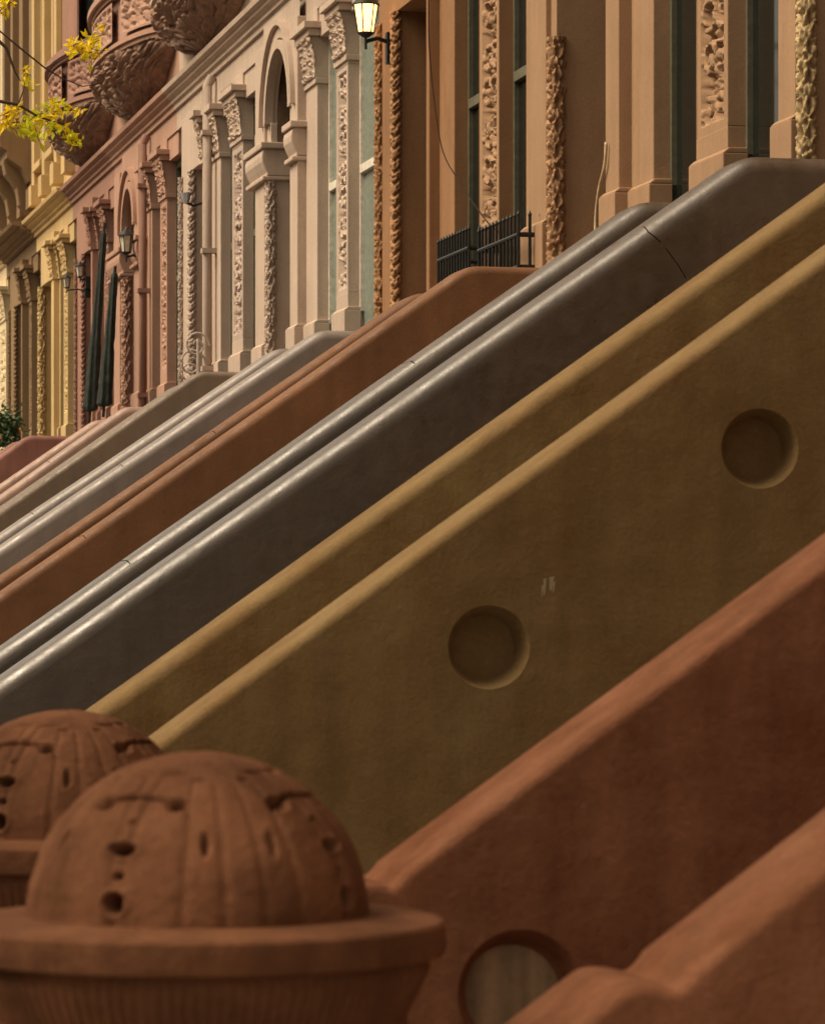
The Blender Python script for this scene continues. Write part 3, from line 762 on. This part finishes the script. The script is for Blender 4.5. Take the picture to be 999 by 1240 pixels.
# ------------------------------------------------------------------ iron window guards, cables
def guard(l, r, zb, zt, label):
    X = XF - .22; y1, y0 = yx(l, X), yx(r, X)
    t = thing('window_guard', label, 'window guard', 'iron guards on the rust house windows')
    fr = MB()
    for z in (zb + .03, zb + .3, zt - .12):
        fr.tube([(XF + .1, y0, z), (X, y0, z), (X, y1, z), (XF + .1, y1, z)], .016, 8)
    fr.build('rail', M['iron'], t)
    bs = [(X, y0 + (y1 - y0) * i / 11) for i in range(12)] + [(X + (XF + .08 - X) * i / 4, y) for y in (y0, y1) for i in range(1, 4)]
    for x, y in bs:
        b = MB(); b.tube([(x, y, zb), (x, y, zt)], .011, 6); b.lathe([(.011, zt), (.014, zt + .012), (.0, zt + .04)], (x, y, 0), 6)
        b.build('bar', M['iron'], t)
    sc = MB()
    for i in range(4):
        yy = y0 + (y1 - y0) * (i + .5) / 4
        sc = MB(); sc.tube([(X, yy + .09 * math.cos(a) * (1 - a / 14), zb + .2 + .12 * math.sin(a) * (1 - a / 14)) for a in [j * .45 for j in range(22)]], .009, 5); sc.build('scroll', M['iron'], t)
guard(531, 568, 3.5, 4.18, 'black iron guard with spikes at the farther rust house window')
guard(580, 628, 3.5, 4.13, 'black iron guard with spikes at the nearer rust house window')
def cable(name, pts, X, mat, rad, label):
    mb = MB(); P = [at_x(px, py, X) for px, py in pts]
    Q = []
    for i in range(len(P) - 1):
        p0, p1, p2, p3 = P[max(i - 1, 0)], P[i], P[i + 1], P[min(i + 2, len(P) - 1)]
        for k in range(6):
            u = k / 6
            Q.append(.5 * ((2 * p1) + (p2 - p0) * u + (2 * p0 - 5 * p1 + 4 * p2 - p3) * u * u + (3 * p1 - p0 - 3 * p2 + p3) * u ** 3))
    mb.tube(Q + [P[-1]], rad, 6); tag(mb.build(name, mat, None, True), label, 'cable')
cable('cable', [(519, -10), (520, 60), (527, 130), (537, 185), (560, 225), (582, 258), (600, 278), (622, 287), (640, 286)], XF - .1, M['cable'], .005, 'thin dark cable drooping across the rust house window to its guard')
cable('cable', [(734, 172), (732, 200), (726, 225), (722, 255), (721, 285)], XF - .1, M['cablep'], .010, 'pale loose cable hanging down the tan house door pier')

# pale ironwork on the grey beige front
t = thing('iron_scrollwork', 'pale iron scrollwork beside the twin grey beige columns', 'ironwork')
sc = MB(); X = XF - .35
for (px, py, r) in ((232, 440, .14), (238, 418, .13), (229, 452, .1)):
    c = at_x(px, py, X)
    sc = MB(); sc.tube([(c.x + r * math.cos(a) * (1 - a / 12), c.y, c.z + r * 1.1 * math.sin(a) * (1 - a / 12)) for a in [j * .4 for j in range(24)]], .012, 6); sc.build('scroll', M['scroll'], t)
po = MB(); c = at_x(240, 470, X); po.tube([(c.x, c.y, LAND), (c.x, c.y, 4.25)], .016, 8); po.build('post', M['scroll'], t)

# furled dark canopies on the rose landing
def canopy(top, bot, X, label, w0, w1):
    a = at_x(*bot, X); a2 = at_x(top[0], top[1], X); Y = a.y
    a2 = at_y(top[0], top[1], Y)
    t = thing('furled_canopy', label, 'canopy', 'dark furled canopies on the rose landing')
    m = MB(); out = []; nv, n = 60, 24; d = a2 - a
    for j in range(nv + 1):
        u = j / nv; r = (w1 * (1 - u) + w0 * u) * (1 - .12 * math.exp(-((u - .45) / .04) ** 2)) * (.6 if j in (0, nv) else 1)
        p = a + d * u
        for i in range(n):
            th = 2 * math.pi * i / n; rr = r * (1 + .22 * math.cos(th * 6 + u * 5) + .1 * noise.noise(Vector((th, u * 14, top[0]))))
            out.append((p.x + rr * math.cos(th), p.y + rr * math.sin(th), p.z))
    m.grid(out, n, nv + 1, True); m.build('cloth', M['green'], t, True)
    k = MB(); k.tube([a - d * .08, a2 + d * .05], .018, 8); k.build('pole', M['iron'], t)
    k = MB(); k.lathe([(.0, .0), (.22, .0), (.22, .05), (.05, .09), (.0, .09)], (a.x - d.x * .08, a.y, LAND + .01), 20); k.build('base', M['iron'], t)
canopy((126, 280), (109, 498), 5.25, 'tall dark green furled canopy leaning, left of the pair on the rose landing', .03, .075)
canopy((139, 330), (126, 492), 5.3, 'shorter dark green furled canopy leaning, right of the pair on the rose landing', .035, .075)

# potted shrub at the left edge
c = at_y(8, 522, 47.6); t = thing('potted_shrub', 'bushy green potted shrub with orange flowers at the left edge by the rose stoop', 'potted plant')
fb, fl = MB(), MB()
def leafq(mb, p, s, w=.5):
    s *= 1.45 if w < .5 else 1
    a = Vector((random.gauss(0, 1), random.gauss(0, 1), random.gauss(0, 1))).normalized(); b = a.cross(Vector((random.gauss(0, 1), random.gauss(0, 1), random.gauss(0, 1)))).normalized()
    n = a.cross(b)
    mb.add([p, p + a * s * .5 + b * s * w * .5 + n * s * .08, p + a * s, p + a * s * .5 - b * s * w * .5 + n * s * .08], [(0, 1, 2), (0, 2, 3)])
for i in range(900):
    v = Vector((random.gauss(0, .09), random.gauss(0, .11), random.gauss(.0, .13))); leafq(fb, c + v, .07)
for i in range(60):
    v = Vector((random.gauss(0, .1), random.gauss(0, .12) , random.gauss(-.02, .13))); leafq(fl, c + v, .045, .9)
fb.build('foliage', M['shrub'], t); fl.build('flowers', M['flower'], t)
k = MB(); zz = LAND - c.z + .01
k.lathe([(0, zz), (.13, zz), (.18, zz + .42), (.2, zz + .42), (.2, zz + .48), (.16, zz + .48), (.0, zz + .44)], c, 24); k.build('pot', M['pot'], t, R(35))
k = MB()
for i in range(5): k.tube([(c.x, c.y, c.z + zz + .4), (c.x + random.gauss(0, .05), c.y + random.gauss(0, .05), c.z), (c.x + random.gauss(0, .1), c.y + random.gauss(0, .1), c.z + .15)], .008, 5)
k.build('stem', M['bark'], t)

# ------------------------------------------------------------------ street tree with yellow leaves
YT = 30.0
t = thing('street_tree', 'autumn street tree reaching thin twigs with yellow leaves in from the upper left', 'tree')
tr = MB(); tx = -1.6
tr.tube([(tx, YT, -.02), (tx + .02, YT, 1.5), (tx - .03, YT + .05, 3.2), (tx + .1, YT, 4.4)], lambda u: .16 - .05 * u, 16)
tr.tube([(tx + .1, YT, 4.3), (tx - .3, YT + .3, 6.0), (tx - .5, YT + .6, 8)], lambda u: .1 - .07 * u, 10)
tr.build('trunk', M['bark'], t, True)
br = MB(); lf, lg = MB(), MB()
def limb(img, r0, r1, leaves=True):
    P = [Vector(p) if len(p) == 3 else at_y(p[0], p[1], YT) for p in img]
    for i, p in enumerate(P):
        if len(img[i]) == 2: p.y += 0
    br.tube(P, lambda u: r0 + (r1 - r0) * u, 7); return P
J = (tx + .1, YT, 4.35)
limb([J, (.6, YT, 5.6), (-60, 20), (-20, 30), (8, 58), (18, 86), (25, 98)], .03, .004)
limb([J, (.9, YT, 5.1), (-60, 150), (0, 122), (22, 126), (45, 140), (75, 150), (95, 165)], .026, .003)
limb([(.9, YT, 5.1), (-50, 60), (0, 37), (30, 62), (55, 82), (75, 94), (100, 104), (125, 100)], .012, .003)
limb([(45, 140), (60, 132), (85, 128)], .006, .003); limb([(22, 126), (28, 110), (32, 92)], .006, .003)
limb([(55, 82), (85, 66), (105, 55), (120, 48)], .006, .003); limb([(-20, 30), (0, 12), (14, 2)], .007, .003)
def clump(px, py, sx, sy, n, mix):
    for i in range(n):
        p = at_y(random.gauss(px, sx), random.gauss(py, sy), YT + random.gauss(0, .12))
        m = lg if random.random() < mix else lf
        leafq(m, p, random.uniform(.03, .055), .45)
def sprig(p0, p1, n, mix):     # compound leaf: leaflets either side of a drooping stalk
    a, b = at_y(*p0, YT), at_y(*p1, YT); br.tube([a, (a + b) / 2 + Vector((0, 0, .01)), b], .003, 5)
    for i in range(n):
        p = a + (b - a) * random.random() + Vector((random.gauss(0, .02), random.gauss(0, .05), random.gauss(0, .02)))
        leafq(lg if random.random() < mix else lf, p, random.uniform(.035, .075), .4)
for q in (((88, 55), (122, 42), 34, .1), ((100, 58), (124, 62), 28, .1), ((103, 60), (114, 72), 18, .4), ((92, 50), (88, 62), 14, .1), ((110, 48), (116, 38), 12, .2),
          ((30, 90), (36, 108), 16, .2), ((32, 86), (38, 92), 8, .3), ((0, 140), (24, 132), 36, .1), ((2, 150), (24, 148), 34, .1), ((10, 132), (6, 152), 20, .1),
          ((30, 150), (62, 128), 44, .8), ((40, 148), (48, 172), 34, .8), ((55, 145), (70, 160), 30, .7), ((62, 135), (96, 134), 34, .35), ((70, 155), (98, 172), 34, .5), ((60, 128), (75, 122), 16, .4), ((40, 160), (25, 156), 16, .7), ((80, 160), (88, 174), 14, .6),
          ((-4, 4), (14, 2), 20, .1), ((-4, 8), (6, 12), 16, .1), ((2, 2), (12, -4), 14, .2)): sprig(*q)
br.build('branch', M['bark'], t, True)
cr = lf.build('crown', M['leaf'], t); lg.build('lime_leaves', M['leafg'], cr)

t2 = thing('street_tree', 'unseen tree overhead left of the camera, added to shade the red stoop', 'tree')  # out-of-view tree, added so its crown dims the red stoop and newels
tr = MB(); tr.tube([(-2.6, 6.3, -.02), (-2.58, 6.3, 1.6), (-2.5, 6.35, 3.6), (-2.4, 6.3, 5.4)], lambda u: .17 - .07 * u, 16)
for q in range(7):
    a = q * .9; tr.tube([(-2.5, 6.35, 3.6 + .2 * q), (-2.4 + 1.1 * math.cos(a), 6.3 + 1.1 * math.sin(a), 5 + .2 * q), (-1.4 + 2 * math.cos(a), 6.3 + 2 * math.sin(a), 6.4 + .2 * q)], lambda u: .06 - .045 * u, 8)
tr.build('trunk', M['bark'], t2, True)
cw = MB(); rl = random.Random(3)
for i in range(230):
    a, b, r = rl.uniform(0, 6.28), rl.uniform(-1, 1), rl.random() ** .4 * 2.9
    q = Vector((-1.1 + r * math.cos(a) * math.sqrt(1 - b * b), 6.3 + r * math.sin(a) * math.sqrt(1 - b * b), 7.1 + r * b * .7))
    for j in range(42): leafq(cw, q + Vector((random.gauss(0, .22), random.gauss(0, .22), random.gauss(0, .18))), random.uniform(.08, .14), .6)
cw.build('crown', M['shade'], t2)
# ------------------------------------------------------------------ light, sky, camera
W = bpy.data.worlds.new('World'); S.world = W; W.use_nodes = True
nt = W.node_tree; bg = nt.nodes['Background']
sk = nt.nodes.new('ShaderNodeTexSky'); sk.sky_type = 'NISHITA'; sk.sun_disc = False
to_sun = Vector((-.6, .0, .76)).normalized()
el = math.asin(to_sun.z); az = math.atan2(to_sun.x, to_sun.y)
sk.sun_elevation = el; sk.sun_rotation = az; sk.air_density = 1; sk.dust_density = 5; sk.ozone_density = .6
hs_ = nt.nodes.new('ShaderNodeHueSaturation'); hs_.inputs['Saturation'].default_value = .3
wm = nt.nodes.new('ShaderNodeMix'); wm.data_type = 'RGBA'; wm.blend_type = 'MULTIPLY'; wm.inputs[0].default_value = 1; wm.inputs[7].default_value = (1, .84, .62, 1)   # hazy, warm overcast
nt.links.new(sk.outputs['Color'], hs_.inputs['Color']); nt.links.new(hs_.outputs['Color'], wm.inputs[6])
nt.links.new(wm.outputs[2], bg.inputs['Color']); bg.inputs['Strength'].default_value = .095
sl = bpy.data.lights.new('sun', 'SUN'); sl.energy = 1.3; sl.angle = R(34); sl.color = (1, .85, .64)
so = put(bpy.data.objects.new('sun', sl)); so.rotation_euler = (-to_sun).to_track_quat('-Z', 'Y').to_euler()
cd = bpy.data.cameras.new('camera'); cam = put(bpy.data.objects.new('camera', cd))
cam.location = (0, 0, EYE); cam.rotation_euler = (R(90), 0, -TH)
cd.sensor_fit = 'HORIZONTAL'; cd.sensor_width = 36; cd.lens = FPX / 999 * 36; cd.shift_y = (HY - 620) / 999
cd.clip_start = .1; cd.clip_end = 2000
cd.dof.use_dof = True; cd.dof.focus_distance = 22; cd.dof.aperture_fstop = 13
S.camera = cam
S.view_settings.view_transform = 'Standard'; S.view_settings.look = 'None'; S.view_settings.gamma = 1; S.view_settings.exposure = 1.15
